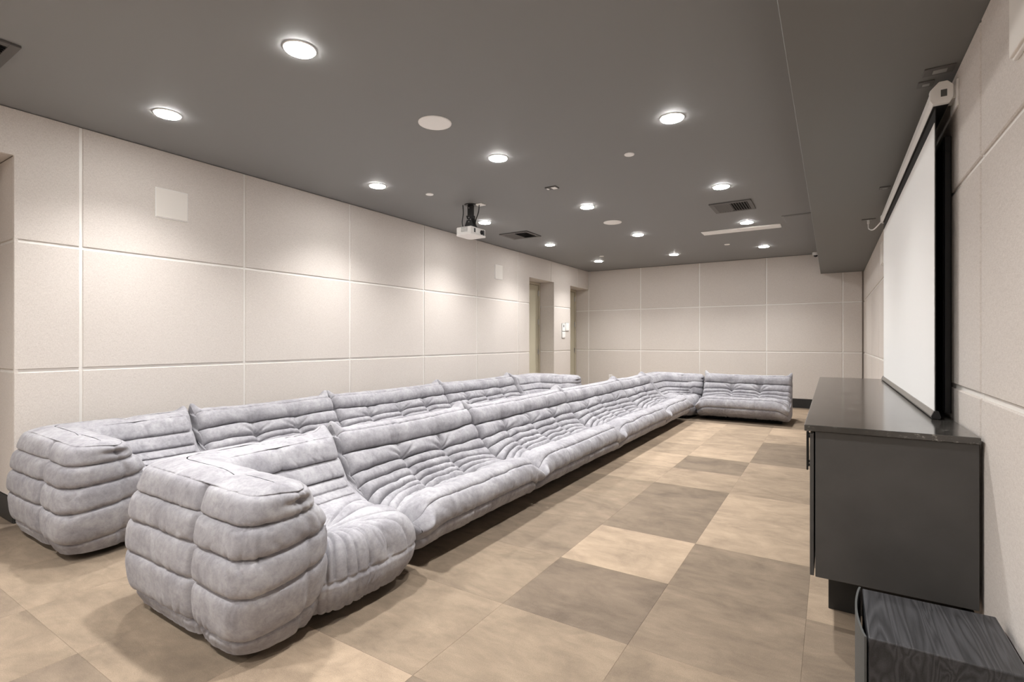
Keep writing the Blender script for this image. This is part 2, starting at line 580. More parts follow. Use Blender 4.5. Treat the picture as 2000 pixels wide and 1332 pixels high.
# ================================================================== SOFAS
def vnoise(x, y, seed):
    """smooth value noise in -1..1, vectorised"""
    xi, yi = np.floor(x).astype(np.int64), np.floor(y).astype(np.int64)
    fx, fy = x - xi, y - yi
    fx = fx * fx * (3 - 2 * fx)
    fy = fy * fy * (3 - 2 * fy)

    def hsh(a, b):
        n = (a * 374761393 + b * 668265263 + seed * 974711) & 0x7fffffff
        n = ((n ^ (n >> 13)) * 1274126177) & 0x7fffffff
        n = (n ^ (n >> 16)) & 0xffff
        return n / 32767.5 - 1
    a, b = hsh(xi, yi), hsh(xi + 1, yi)
    c, d = hsh(xi, yi + 1), hsh(xi + 1, yi + 1)
    return (a + (b - a) * fx) * (1 - fy) + (c + (d - c) * fx) * fy


def grid_obj(name, P, parent, mat, closed=False, flip=False):
    """P: (nt, ns, 3) vertices -> smooth quad mesh"""
    nt_, ns = P.shape[:2]
    idx = np.arange(nt_ * ns).reshape(nt_, ns)
    if closed:
        nx = np.roll(idx, -1, axis=1)
        q = np.stack([idx[:-1], nx[:-1], nx[1:], idx[1:]], -1).reshape(-1, 4)
    else:
        q = np.stack([idx[:-1, :-1], idx[:-1, 1:], idx[1:, 1:], idx[1:, :-1]], -1).reshape(-1, 4)
    if flip:
        q = q[:, ::-1]
    me = bpy.data.meshes.new(name)
    me.vertices.add(nt_ * ns)
    me.vertices.foreach_set('co', np.ascontiguousarray(P, dtype=np.float32).ravel())
    me.loops.add(q.size)
    me.loops.foreach_set('vertex_index', np.ascontiguousarray(q, dtype=np.int32).ravel())
    me.polygons.add(len(q))
    me.polygons.foreach_set('loop_start', np.arange(0, q.size, 4, dtype=np.int32))
    me.polygons.foreach_set('loop_total', np.full(len(q), 4, dtype=np.int32))
    me.polygons.foreach_set('use_smooth', np.ones(len(q), dtype=bool))
    me.update(calc_edges=True)
    me.materials.append(mat)
    return link(bpy.data.objects.new(name, me), parent)


def gauss(x, s):
    return np.exp(-(x / s) ** 2)


def bumpf(q, p=2.8, e=0.55):
    return np.clip(1 - np.abs(2 * q - 1) ** p, 0, 1) ** e


# side profile of a sofa: (v forward from the outer back, z, seam?)
PROF = [(0.120, 0.052, 1), (0.066, 0.075, 0), (0.034, 0.114, 1), (0.018, 0.200, 0), (0.020, 0.285, 1), (0.032, 0.360, 0), (0.044, 0.425, 1), (0.060, 0.49, 0),
        (0.080, 0.548, 1), (0.102, 0.61, 0), (0.135, 0.665, 1), (0.205, 0.688, 0), (0.272, 0.676, 1), (0.318, 0.622, 0), (0.338, 0.556, 1),
        (0.368, 0.505, 0), (0.398, 0.458, 1), (0.442, 0.410, 1), (0.487, 0.370, 1), (0.532, 0.342, 1), (0.577, 0.322, 1), (0.622, 0.310, 1),
        (0.71, 0.326, 0), (0.82, 0.362, 0), (0.90, 0.372, 0), (0.948, 0.350, 1), (0.985, 0.285, 0), (0.980, 0.218, 1), (0.952, 0.160, 0), (0.905, 0.114, 1), (0.795, 0.058, 1)]
# amplitude of the bulge between consecutive seams (metres)
AMP = [0.010, 0.018, 0.018, 0.018, 0.018, 0.010, 0.032, 0.038, 0.030, 0.030, 0.029, 0.028, 0.026, 0.012, 0.016, 0.013, 0.008]


def dense_profile(step):
    pts = [(a, b) for a, b, _ in PROF]
    sub = 24
    dn = spline([(p[0], p[1]) for p in pts], sub)
    A = np.array([(p.x, p.y) for p in dn])
    L = np.concatenate([[0], np.cumsum(np.hypot(*np.diff(A, axis=0).T))])
    seam_t = [L[k * sub] for k, p in enumerate(PROF) if p[2]]
    # sample so that every seam is a row
    ts = []
    bounds = []
    for a, b in zip(seam_t, seam_t[1:]):
        n = max(6, int(round((b - a) / step)))
        bounds.append(len(ts))
        # cluster rows towards the seams
        q = np.linspace(0, 1, n + 1)[:-1]
        ts += list(a + (b - a) * (0.25 * q + 0.75 * (0.5 - 0.5 * np.cos(q * PI))))
    bounds.append(len(ts))
    ts.append(seam_t[-1])
    ts = np.array(ts)
    return A, L, np.array(seam_t), ts, bounds


def wrinkles(u, t, seamdist, seed, strength=1.0):
    """gathers running out of the seams, soft dents on the open areas"""
    g = vnoise(u / 0.036, t / 0.20, seed) * 0.6 + vnoise(u / 0.018, t / 0.12, seed + 1) * 0.4
    fold = (1 - np.abs(vnoise(u / 0.045 + 0.4 * vnoise(u / 0.2, t / 0.06, seed + 7), t / 0.30, seed + 4))) ** 7
    near = np.exp(-seamdist / 0.032)
    soft = vnoise(u / 0.13, t / 0.11, seed + 2) * 0.6 + vnoise(u / 0.055, t / 0.075, seed + 3) * 0.4
    patch = np.clip(0.5 + 0.9 * vnoise(u / 0.30, t / 0.15, seed + 6), 0, 1)
    return strength * (g * (0.0010 + 0.0050 * near) + soft * 0.0040 * (1 - 0.6 * near) - fold * patch * (0.0020 + 0.0095 * near))


def straight_sofa(name, Wd, cols, seed, res=0.0075):
    """local frame: u = x (0..Wd), depth v = y (0 outer back .. ~0.98 front), z up"""
    A, L, seam_t, ts, bounds = dense_profile(res * 0.8)
    v = np.interp(ts, L, A[:, 0])
    z = np.interp(ts, L, A[:, 1])
    # normals of the profile
    dv, dz = np.gradient(np.interp(ts, L, A[:, 0]), ts), np.gradient(np.interp(ts, L, A[:, 1]), ts)
    nl = np.hypot(dv, dz)
    nv, nz = -dz / nl, dv / nl
    for _ in range(6):
        nv = np.convolve(np.pad(nv, 2, 'edge'), [.1, .2, .4, .2, .1], 'valid')
        nz = np.convolve(np.pad(nz, 2, 'edge'), [.1, .2, .4, .2, .1], 'valid')
    nl = np.hypot(nv, nz)
    nv, nz = nv / nl, nz / nl
    ns = int(Wd / res)
    q = np.linspace(0, 1, ns + 1)
    u = Wd * (0.90 * q + 0.10 * (0.5 - 0.5 * np.cos(q * PI)))
    U, T = np.meshgrid(u, ts)
    edge = np.minimum(U, Wd - U)
    k = np.clip(np.searchsorted(seam_t, ts, side='right') - 1, 0, len(seam_t) - 2)
    w = seam_t[k + 1] - seam_t[k]
    qq = (ts - seam_t[k]) / w
    sd = np.minimum(ts - seam_t[k], seam_t[k + 1] - ts)[:, None]
    bul = (np.array(AMP)[k] * bumpf(qq))[:, None] * np.ones_like(U)
    uneven = 1 + 0.22 * vnoise(U / 0.23, (k * 7.3)[:, None] + 0 * U, seed + 9)
    bul *= uneven
    disp = bul.copy()
    uc = [Wd * c for c in cols]
    colw = sum(gauss(U - c, 0.020) for c in uc)
    colwide = sum(gauss(U - c, 0.085) for c in uc)
    # first tuft row is the seam under the second roll, last the crease of the seat
    tA, tB, tC = seam_t[8], seam_t[13], seam_t[7]
    inroll = ((T > seam_t[7]) & (T < tB + 0.01)).astype(float)
    disp -= bul * 0.85 * colw * inroll
    back = np.clip((T - seam_t[6]) / 0.10, 0, 1) * np.clip((tB + 0.20 - T) / 0.16, 0, 1)
    disp -= 0.026 * sum(gauss(U - c, 0.075) for c in uc) * back
    # stitched column lines on front band, headrest and back
    outer = ((T < seam_t[5]) | (T > seam_t[14])).astype(float)
    disp -= 0.0075 * sum(gauss(U - c, 0.0065) for c in uc) * outer
    disp -= 0.0035 * sum(gauss(U - c, 0.006) for c in uc) * ((T > seam_t[5]) & (T < seam_t[7]))
    for c in uc:
        for tt, dep, nr, rad in ((tA, 0.028, 9, 0.125), (tB, 0.026, 11, 0.17)):
            r = np.hypot(U - c, T - tt)
            disp -= dep * gauss(r, 0.030)
            th = np.arctan2(T - tt, U - c)
            side = (T < tt + 0.01) if tt == tA else (T > tt - 0.01)
            disp -= side * 0.026 * np.abs(np.sin(nr * 0.5 * th + seed + c * 9)) ** 6 * np.exp(-r / rad) * np.clip(r / 0.02, 0, 1)
    disp += wrinkles(U, T, sd, seed, 1.0)
    disp -= np.where(T > seam_t[14] + 0.02, 0.013, np.where(T > seam_t[14] - 0.03, 0.007, 0.017)) * np.exp(-sd / 0.0050)
    # seat: soft broad sag plus pulled creases
    seat = np.clip((T - tB) / 0.05, 0, 1) * np.clip((seam_t[15] - T) / 0.05, 0, 1)
    disp += seat * (0.006 * vnoise(U / 0.19, T / 0.16, seed + 5) + 0.003 * vnoise(U / 0.05 + T / 0.05, (T - U) / 0.16, seed + 6))
    # ends round over
    r0 = 0.050
    e = np.clip(1 - edge / r0, 0, 1)
    rnd = r0 * 0.80 * (1 - np.sqrt(np.clip(1 - e ** 2, 0, 1)))
    disp = disp * (1 - 0.35 * e ** 2) - rnd
    # slump: seams wander a little
    wob = 0.010 * vnoise(U / 0.33, T / 0.30, seed + 20) + 0.005 * vnoise(U / 0.12, T / 0.12, seed + 21)
    mid = np.clip((T - seam_t[6]) / 0.05, 0, 1) * np.clip((seam_t[15] - T) / 0.08, 0, 1)
    wob = wob * (0.3 + 0.7 * mid)
    tv, tz = np.interp(ts, L, A[:, 0]), np.interp(ts, L, A[:, 1])
    tgv, tgz = nz, -nv
    # the rolls fan out towards the ends and are gathered up at the tufts
    c0 = uc[0]
    send = np.clip(1 - edge / c0, 0, 1)
    gap_ = (uc[1] - uc[0]) / 2
    near_c = np.min(np.abs(U[..., None] - np.array(uc)), axis=-1)
    smid = np.where((U > uc[0]) & (U < uc[-1]), np.clip(near_c / gap_, 0, 1), 0)
    rmp = np.interp(ts, [seam_t[7], seam_t[8], tB, tB + 0.10, seam_t[14]], [0, 0.12, 1.0, 0.75, 0])[:, None]
    tau = T + rmp * (0.115 * send ** 1.25 + 0.022 * smid ** 1.5)
    vT, zT = np.interp(tau, L, A[:, 0]), np.interp(tau, L, A[:, 1])
    nvT, nzT = np.interp(tau, ts, nv), np.interp(tau, ts, nz)
    Vv = vT + nvT * disp + nzT * wob
    Zz = zT + nzT * disp - nvT * wob
    Uu = U + 0.004 * vnoise(U / 0.1, T / 0.07, seed + 30) * np.clip(edge / 0.05, 0, 1)
    # top sags slightly between the ears; ears at the back corners and at the seat's front corners
    tE, tF = (seam_t[5] + seam_t[6]) / 2 - 0.02, seam_t[14] + 0.045
    for sgn, d in ((-1, U), (1, Wd - U)):
        w1 = gauss(d, 0.045) * gauss(T - tE, 0.060)
        Zz = Zz + 0.068 * w1
        Uu = Uu + sgn * 0.016 * w1
        Vv = Vv + 0.012 * w1
        w2 = gauss(d - 0.012, 0.042) * gauss(T - tF, 0.048)
        Vv = Vv + 0.100 * w2
        Uu = Uu + sgn * 0.012 * w2
        Zz = Zz - 0.005 * w2
        w3 = gauss(d - 0.060, 0.028) * gauss(T - tE, 0.06)
        Zz = Zz - 0.012 * w3
    es = np.clip(1 - edge / 0.20, 0, 1)
    seatz = np.clip((T - seam_t[9]) / 0.25, 0, 1)
    Zz = Zz - 0.090 * es ** 2.4 * seatz * np.clip(Zz / 0.2, 0, 1)
    frontz = np.clip((T - seam_t[13]) / 0.25, 0, 1)
    Vv = Vv - 0.075 * np.clip(1 - edge / 0.15, 0, 1) ** 2.4 * frontz
    Zz = Zz - 0.010 * np.sin(np.clip(U / Wd, 0, 1) * PI) * np.clip((Zz - 0.45) / 0.2, 0, 1)
    Uu = np.clip(Uu, -0.012, Wd + 0.012)
    Zz = np.maximum(Zz, 0.046)
    P = np.stack([Uu, Vv, Zz], -1)
    root = empty(name)
    s = M['suede']
    names = ['outer_back'] * 5 + ['top_roll', 'headrest_roll'] + ['back_roll'] * 6 + ['seat_cushion'] + ['front_band'] * 3
    # outer back bands are one part each, alike bands share the plain name
    names = [n if n != 'outer_back' else 'outer_band' for n in names]
    for kk, nm in enumerate(names):
        grid_obj(nm, P[bounds[kk]:bounds[kk + 1] + 1], root, s, flip=True)
    # side panels: ruled between the outer chain and the inner chain
    iTop = int(np.argmin(np.abs(ts - tE)))
    for sgn, col in ((-1, 0), (1, -1)):
        loop = P[:, col]
        nn = 70
        o_i = np.linspace(iTop, 0, nn)
        i_i = np.linspace(iTop, len(ts) - 1, nn)
        O = np.stack([np.interp(o_i, np.arange(len(ts)), loop[:, c]) for c in range(3)], -1)
        I = np.stack([np.interp(i_i, np.arange(len(ts)), loop[:, c]) for c in range(3)], -1)
        f = np.linspace(0, 1, 33)[None, :, None]
        G = O[:, None] * (1 - f) + I[:, None] * f
        b = np.sin(np.linspace(0, 1, 33) * PI)[None] ** 0.6 * np.clip(np.linspace(0, 5, nn), 0, 1)[:, None]
        pl = 0.55 + 0.45 * np.abs(np.sin(np.linspace(0, 7 * PI, nn)))[:, None] ** 0.6
        G[..., 0] = np.clip(G[..., 0] + sgn * 0.014 * b * pl, -0.012, Wd + 0.012)
        grid_obj('side_panel', G, root, s, flip=(sgn < 0))
    MB().box(0.10, Wd - 0.10, 0.20, 0.70, 0.0, 0.068, 0.01, 2).build('base', M['felt'], root)
    return root


def corner_sofa(name, seed, res=0.008, mirror=False, EB=1.035, EA=1.015, SE=0.365):
    """outer corner at the local origin; arms along +u (free end) and +v (joins its row)"""
    zo = np.array([0.042, 0.105, 0.285, 0.425, 0.548, 0.662])
    oz = np.array([0.062, 0.030, 0.012, 0.022, 0.040, 0.072])
    zi = np.array([0.042, 0.325, 0.34, 0.365, 0.40, 0.450, 0.545, 0.662])
    iz = np.array([0.66, 0.640, 0.585, 0.525, 0.470, 0.420, 0.360, 0.305])
    ee_z = np.array([0.03, 0.12, 0.30, 0.50, 0.662])
    ee_d = np.array([-0.085, -0.035, 0.0, 0.0, -0.01])
    nz_ = int(0.66 / res * 1.15)
    lev = np.linspace(0.042, 0.662, nz_)
    ntop = 18
    tau = np.linspace(0, 0.985, ntop + 1)[1:]
    Z = np.concatenate([lev, 0.662 + 0.024 * np.sin(tau * PI / 2)])
    tt = np.concatenate([np.zeros(nz_), tau])
    # bilinear-ish smoothing of the offset curves
    def smooth_interp(x, xp, fp):
        xs = np.linspace(0.03, 0.662, 200)
        f = np.interp(xs, xp, fp)
        ker = np.hanning(25)
        ker /= ker.sum()
        f = np.convolve(np.pad(f, 12, 'edge'), ker, 'valid')
        return np.interp(x, xs, f)
    o = smooth_interp(Z, zo, oz)
    i = smooth_interp(Z, zi, iz)
    ed = smooth_interp(Z, ee_z, ee_d)
    hw = (i - o) / 2
    o = o + hw * tt
    i = i - hw * tt
    hw = (i - o) / 2
    n1, nc, ncap, nic = int(0.8 / res), int(0.30 / res), int(0.52 / res), 26
    rows, regs, al = [], None, []
    for lv in range(len(Z)):
        oo, ii, h = o[lv], i[lv], hw[lv]
        Rc, rc = 0.125 * (1 - 0.3 * tt[lv]), 0.09
        re_ = 0.125 * (1 - 0.55 * tt[lv])
        iE = min(ii, 0.40)
        hE = (iE - oo) / 2
        eB, eA = EB + ed[lv] - 0.05 * tt[lv], EA + 0.5 * ed[lv] - 0.03 * tt[lv]
        reA = 0.05
        pts, reg = [], []
        f = np.linspace(0, 1, n1, endpoint=False)
        pts.append(np.stack([np.full(n1, oo), (eA - reA) + f * (oo + Rc - (eA - reA))], -1)); reg += [0] * n1
        a = PI + np.linspace(0, 1, nc, endpoint=False) * PI / 2
        pts.append(np.stack([oo + Rc + Rc * np.cos(a), oo + Rc + Rc * np.sin(a)], -1)); reg += [1] * nc
        pts.append(np.stack([(oo + Rc) + f * (eB - re_ - oo - Rc), np.full(n1, oo)], -1)); reg += [2] * n1
        a = -PI / 2 + np.linspace(0, 1, ncap, endpoint=False) * PI
        ca, sa = np.cos(a), np.sin(a)
        pts.append(np.stack([eB - re_ + re_ * np.abs(ca) ** 0.72, (oo + iE) / 2 + hE * np.sign(sa) * np.abs(sa) ** 0.75], -1)); reg += [3] * ncap
        ux = (eB - re_) + f * (ii + rc - eB + re_)
        sm = np.clip((ux - 0.58) / (eB - re_ - 0.58), 0, 1)
        sm = sm * sm * (3 - 2 * sm)
        pts.append(np.stack([ux, ii - (ii - iE) * sm], -1)); reg += [4] * n1
        a = -PI / 2 - np.linspace(0, 1, nic, endpoint=False) * PI / 2
        pts.append(np.stack([ii + rc + rc * np.cos(a), ii + rc + rc * np.sin(a)], -1)); reg += [5] * nic
        pts.append(np.stack([np.full(n1, ii), ii + rc + f * (eA - reA - ii - rc)], -1)); reg += [6] * n1
        a = np.linspace(0, 1, ncap // 2, endpoint=False) * PI
        pts.append(np.stack([(oo + ii) / 2 + h * np.cos(a), eA - reA + reA * np.sin(a)], -1)); reg += [7] * (ncap // 2)
        rows.append(np.concatenate(pts))
        regs = np.array(reg)
    R = np.array(rows)
    ns = R.shape[1]
    d = np.roll(R, -1, 1) - np.roll(R, 1, 1)
    ln = np.maximum(np.hypot(d[..., 0], d[..., 1]), 1e-9)
    N = np.stack([d[..., 1] / ln, -d[..., 0] / ln], -1)
    for _ in range(3):
        N = (np.roll(N, 1, 1) + 2 * N + np.roll(N, -1, 1)) / 4
    arc = np.cumsum(np.hypot(*(np.roll(R[nz_ // 2], -1, 0) - R[nz_ // 2]).T))[None, :] * np.ones((len(Z), 1))
    Zg = Z[:, None] * np.ones((1, ns))
    # weight of the inner face (finer rolls) across the end cap
    iw = np.where(np.isin(regs, [4, 5, 6]), 1.0, 0.0)
    capi = np.where(regs == 3)[0]
    fcap = np.linspace(0, 1, len(capi))
    iw[capi] = 0.0
    r4 = np.where(regs == 4)[0]
    iw[r4[:int(len(r4) * 0.22)]] = 0.0
    # bands climb as they wrap round the free end towards the seat
    lift = np.zeros(ns)
    lift[capi] = np.clip((fcap - 0.25) / 0.75, 0, 1) ** 1.4
    q2 = np.where(regs == 4)[0]
    lift[q2] = np.exp(-np.linspace(0, 1, len(q2)) / 0.10)
    Zs = Zg - 0.085 * lift[None, :] * np.clip((0.62 - Zg) / 0.3, 0, 1)

    def bands(zs, seams, amp):
        k = np.clip(np.searchsorted(seams, zs, side='right') - 1, 0, len(seams) - 2)
        w = seams[k + 1] - seams[k]
        q = np.clip((zs - seams[k]) / w, 0, 1)
        return np.asarray(amp)[k] * bumpf(q), np.minimum(zs - seams[k], seams[k + 1] - zs), k
    so = np.array([0.0, 0.105, 0.285, 0.425, 0.548, 0.662, 0.9])
    bo, sdo, ko = bands(Zs, so, [0.012, 0.024, 0.023, 0.022, 0.018, 0.0])
    si = np.array([0.0, 0.325, 0.343, 0.368, 0.402, 0.452, 0.545, 0.662, 0.9])
    bi, sdi, ki = bands(Zg, si, [0.0, 0.014, 0.016, 0.017, 0.018, 0.026, 0.026, 0.0])
    iw2 = np.convolve(np.pad(iw, 4, 'wrap'), np.ones(9) / 9, 'valid')[None, :]
    disp = bo * (1 - iw2) + bi * iw2
    sd = np.abs(sdo * (1 - iw2) + sdi * iw2)
    disp *= 1 + 0.20 * vnoise(arc / 0.25, (ko * 5.1) + 0 * arc, seed)
    # upright seams
    top = np.concatenate([np.zeros(nz_), np.ones(ntop)])[:, None]
    seamu = np.where((regs == 2) | (regs == 4), R[..., 0], -9)
    seamv = np.where((regs == 0) | (regs == 6), R[..., 1], -9)
    vs = gauss(seamu - 0.66, 0.014) + gauss(seamv - 0.62, 0.014)
    vsw = gauss(seamu - 0.66, 0.055) + gauss(seamv - 0.62, 0.055)
    disp -= (0.014 * vs + 0.010 * vsw) * (1 - top) + 0.003 * vs * top
    disp -= bo * 0.45 * vs * (1 - iw2)
    capseam = np.zeros(ns)
    capseam[capi] = gauss(fcap - 0.60, 0.03)
    capseam[r4] = np.maximum(capseam[r4], 0.6 * gauss(np.linspace(0, 1, len(r4)) - 0.22, 0.02))
    disp -= 0.014 * capseam[None, :] * (1 - top)
    tuck = np.zeros(ns)
    tuck[capi] = gauss(fcap - 0.62, 0.10)
    disp -= 0.040 * tuck[None, :] * gauss(Zg - 0.612, 0.016)
    capl = gauss(seamu - 0.34, 0.006) + gauss(seamv - 0.30, 0.006)
    disp -= 0.003 * capl * (1 - top) * (Zg < 0.42)
    wr = wrinkles(arc, Zg, sd, seed + 3, 1.0)
    disp += wr * (1 - 0.4 * top)
    disp -= 0.012 * np.exp(-sd / 0.0050) * (1 - top) * np.where(Zg > 0.640, 0.45, 1.0)
    disp *= np.where(regs == 7, 0.25, 1.0)[None, :]
    P = np.zeros((len(Z), ns, 3))
    # displacement sideways on the walls, upwards on the top
    upw = np.clip(np.sin(tt * PI / 2), 0, 1)[:, None]
    P[..., 0] = R[..., 0] + N[..., 0] * disp * (1 - upw)
    P[..., 1] = R[..., 1] + N[..., 1] * disp * (1 - upw)
    P[..., 2] = Zg + disp * upw * 0.8 + np.sin(tt * PI)[:, None] * 0.004
    P[..., 2] += -0.010 * (gauss(R[..., 0] - 0.66, 0.05) * (R[..., 1] < 0.4) + gauss(R[..., 1] - 0.62, 0.05) * (R[..., 0] < 0.4)) * upw
    # pinched tip at the free end, ear where it joins the row
    hi = np.clip((Zg - 0.50) / 0.16, 0, 1)
    w1 = gauss(R[..., 0] - (EB - 0.02), 0.07) * gauss(R[..., 1] - 0.25, 0.07) * hi ** 2
    P[..., 0] += 0.022 * w1
    P[..., 2] -= 0.012 * w1
    w0 = gauss(R[..., 1] - EA, 0.05) * gauss(R[..., 0] - 0.19, 0.06) * hi ** 2
    P[..., 2] += 0.050 * w0
    P[..., 2] += 0.006 * vnoise(R[..., 0] / 0.3 + 7, R[..., 1] / 0.3, seed + 8) * hi
    P[..., 2] -= 0.018 * np.clip(R[..., 0] - 0.5, 0, 1) * hi
    if mirror:
        P[..., 1] *= -1
    root = empty(name)
    s = M['suede']
    outer = np.where(iw < 0.5)[0]
    # order: start just after the join cap so outer columns are contiguous
    start = int(np.where(regs == 7)[0][len(np.where(regs == 7)[0]) // 2])
    Pr = np.roll(P, -start, axis=1)
    iwr = np.roll(iw, -start)
    first = int(np.argmax(iwr > 0.5))
    last = len(iwr) - 1 - int(np.argmax(iwr[::-1] > 0.5))
    lo = [int(np.argmin(np.abs(Z[:nz_] - b))) for b in so[1:5]]
    cuts = [0] + lo + [nz_ - 1]
    fl_ = mirror
    for a, b in zip(cuts, cuts[1:]):
        grid_obj('outer_band', Pr[a:b + 1, :first + 1], root, s, flip=fl_)
    tail = np.concatenate([Pr[:, last:], Pr[:, :1]], axis=1)
    grid_obj('joining_side', tail[:nz_], root, s, flip=fl_)
    li = [int(np.argmin(np.abs(Z[:nz_] - b))) for b in si[1:7]]
    cuts = [0] + li + [nz_ - 1]
    for kk, (a, b) in enumerate(zip(cuts, cuts[1:])):
        if b > a:
            grid_obj('back_roll' if kk else 'inner_lining', Pr[a:b + 1, first:last + 1], root, s, flip=fl_)
    grid_obj('top_roll', Pr[nz_ - 1:], root, s, closed=True, flip=fl_)
    # ---- seat: radial fan of rolls pulled to a tuft
    C = np.array([0.72, 0.575])
    nth, res_t = int(3.6 / res * 0.8), res
    th = np.linspace(0, 2 * PI, nth, endpoint=False)
    dr = np.stack([np.cos(th), np.sin(th)], -1)
    cen, half = np.array([0.675, 0.66]), np.array([SE, 0.360])
    lo_, hi_ = np.zeros(nth), np.full(nth, 1.5)
    for _ in range(40):
        md = (lo_ + hi_) / 2
        p = np.abs((C + dr * md[:, None] - cen) / half)
        ins = (p[:, 0] ** 4.2 + p[:, 1] ** 4.2) < 1
        lo_, hi_ = np.where(ins, md, lo_), np.where(ins, hi_, md)
    Rt = lo_
    sp = [(0.0, 0.318), (0.12, 0.330), (0.3, 0.350), (0.55, 0.368), (0.75, 0.366), (0.88, 0.340), (0.97, 0.282), (1.0, 0.215), (0.985, 0.165), (0.95, 0.115), (0.84, 0.05)]
    dn = np.array([(a.x, a.y) for a in spline(sp, 22)])
    met = dn * np.array([0.38, 1.0])
    Ls = np.concatenate([[0], np.cumsum(np.hypot(*np.diff(met, axis=0).T))])
    tsamp = np.linspace(0.004, Ls[-1], int(Ls[-1] / res * 1.2))
    rho, zz = np.interp(tsamp, Ls, dn[:, 0]), np.interp(tsamp, Ls, dn[:, 1])
    dm = np.gradient(np.interp(tsamp, Ls, met[:, 0]), tsamp)
    dz = np.gradient(zz, tsamp)
    nl = np.hypot(dm, dz)
    nr, nzv = -dz / nl, dm / nl
    tl = Ls[7 * 22 + 10]
    THg, TG = np.meshgrid(th, tsamp)
    rr = rho[:, None] * Rt[None, :]
    fan = np.sort(np.radians([-62, -50, -41, -33, -25, -16, -5, 10, 27, 45, 66, 90, 115, 150, 200, 250]) + 0.03 * np.sin(np.arange(16) * 2.1 + seed))
    dth = np.min(np.abs(((THg[..., None] - fan + PI) % (2 * PI)) - PI), axis=-1)
    arcd = dth * np.maximum(rr, 0.02)
    on_top = np.clip((tl - TG) / 0.02, 0, 1)
    disp = -(0.018 * np.exp(-arcd / 0.030) + 0.012 * np.exp(-arcd / 0.006)) * np.clip(rr / 0.10, 0.15, 1) * (0.30 + 0.70 * on_top)
    disp -= 0.012 * gauss(TG - tl, 0.010)
    sd = np.minimum(arcd, np.abs(TG - tl))
    disp += wrinkles(THg * 0.36, TG, sd, seed + 40, 0.9)
    disp -= 0.012 * gauss(rr, 0.03)
    disp += on_top * 0.008 * vnoise(np.cos(THg) * rr / 0.2 + 3, np.sin(THg) * rr / 0.2, seed + 60)
    X = C[0] + np.cos(THg) * (rr + nr[:, None] * disp)
    Y = C[1] + np.sin(THg) * (rr + nr[:, None] * disp)
    Zs_ = np.maximum(zz[:, None] + nzv[:, None] * disp, 0.042)
    # front face keeps off the neighbour in the row
    Y = np.minimum(Y, 1.020)
    X = np.minimum(X, 0.69 + SE + 0.02)
    Ps = np.stack([X, Y, Zs_], -1)
    if mirror:
        Ps[..., 1] *= -1
    ks = int(np.argmin(np.abs(tsamp - tl)))
    grid_obj('seat_cushion', Ps[:ks + 1], root, s, closed=True, flip=not fl_)
    grid_obj('front_band', Ps[ks:], root, s, closed=True, flip=not fl_)
    sy = -1 if mirror else 1
    MB().box(0.20, 0.82, sy * 0.20, sy * 0.90, 0.0, 0.062, 0.01, 2).build('base', M['felt'], root)
    return root


def place(o, loc, rz=0.0):
    o.location = loc
    o.rotation_euler = (0, 0, rz)
    return o


G_F, G_B = 'sofas of the front row', 'sofas of the row along the wall'
FX, BX = -2.825, -4.525           # outer back of each row
ROT = -PI / 2                     # local v (forward) -> +x, local u -> -y


def row_sofa(x, y0, y1, cols, seed, res, label, group):
    o = straight_sofa('modular_sofa', (y1 - y0) - 0.030, cols, seed, res)
    place(o, (x, y1 - 0.015, 0), ROT)
    return tag(o, label, 'sofa', group)


C2, C3 = (0.34, 0.66), (0.24, 0.50, 0.76)
o = corner_sofa('corner_sofa', 3, 0.0062)
tag(place(o, (FX, 1.02, 0)), 'nearest grey suede corner sofa, large in the foreground of the front row', 'sofa', G_F)
row_sofa(FX, 2.055, 3.37, C2, 21, 0.0065, 'grey suede two-seat sofa beside the nearest corner sofa of the front row', G_F)
row_sofa(FX, 3.37, 5.10, C3, 22, 0.0075, 'grey suede three-seat sofa, third piece of the front row counted from the camera', G_F)
row_sofa(FX, 5.10, 6.87, C3, 23, 0.009, 'grey suede three-seat sofa, fourth piece of the front row, whiter along its top roll', G_F)
row_sofa(FX, 6.87, 8.17, C2, 24, 0.010, 'narrow grey suede sofa just before the far corner piece of the front row', G_F)
o = corner_sofa('corner_sofa', 5, 0.010, mirror=True, EB=0.985, SE=0.325)
tag(place(o, (FX, 9.235, 0)), 'far corner sofa where the front row turns along the back wall', 'sofa', G_F)
o = straight_sofa('modular_sofa', 1.275, C2, 25, 0.009)
tag(place(o, (-0.525, 9.235, 0), PI), 'grey suede two-seat sofa facing the camera at the far end, near the counter', 'sofa', G_F)

o = corner_sofa('corner_sofa', 8, 0.0075)
tag(place(o, (BX, 1.02, 0)), 'grey suede corner sofa at the left edge of the photo beside the wall', 'sofa', G_B)
row_sofa(BX, 2.055, 3.35, C2, 31, 0.009, 'grey suede two-seat sofa against the left wall, next to the left-edge corner sofa', G_B)
row_sofa(BX, 3.35, 5.05, C3, 32, 0.010, 'grey suede three-seat sofa in the middle of the row along the left wall', G_B)
row_sofa(BX, 5.05, 6.74, C3, 33, 0.011, 'grey suede three-seat sofa before the far corner piece of the wall row', G_B)
o = corner_sofa('corner_sofa', 9, 0.011, mirror=True)
tag(place(o, (BX, 7.80, 0)), 'far corner sofa ending the wall row, in front of the doors', 'sofa', G_B)

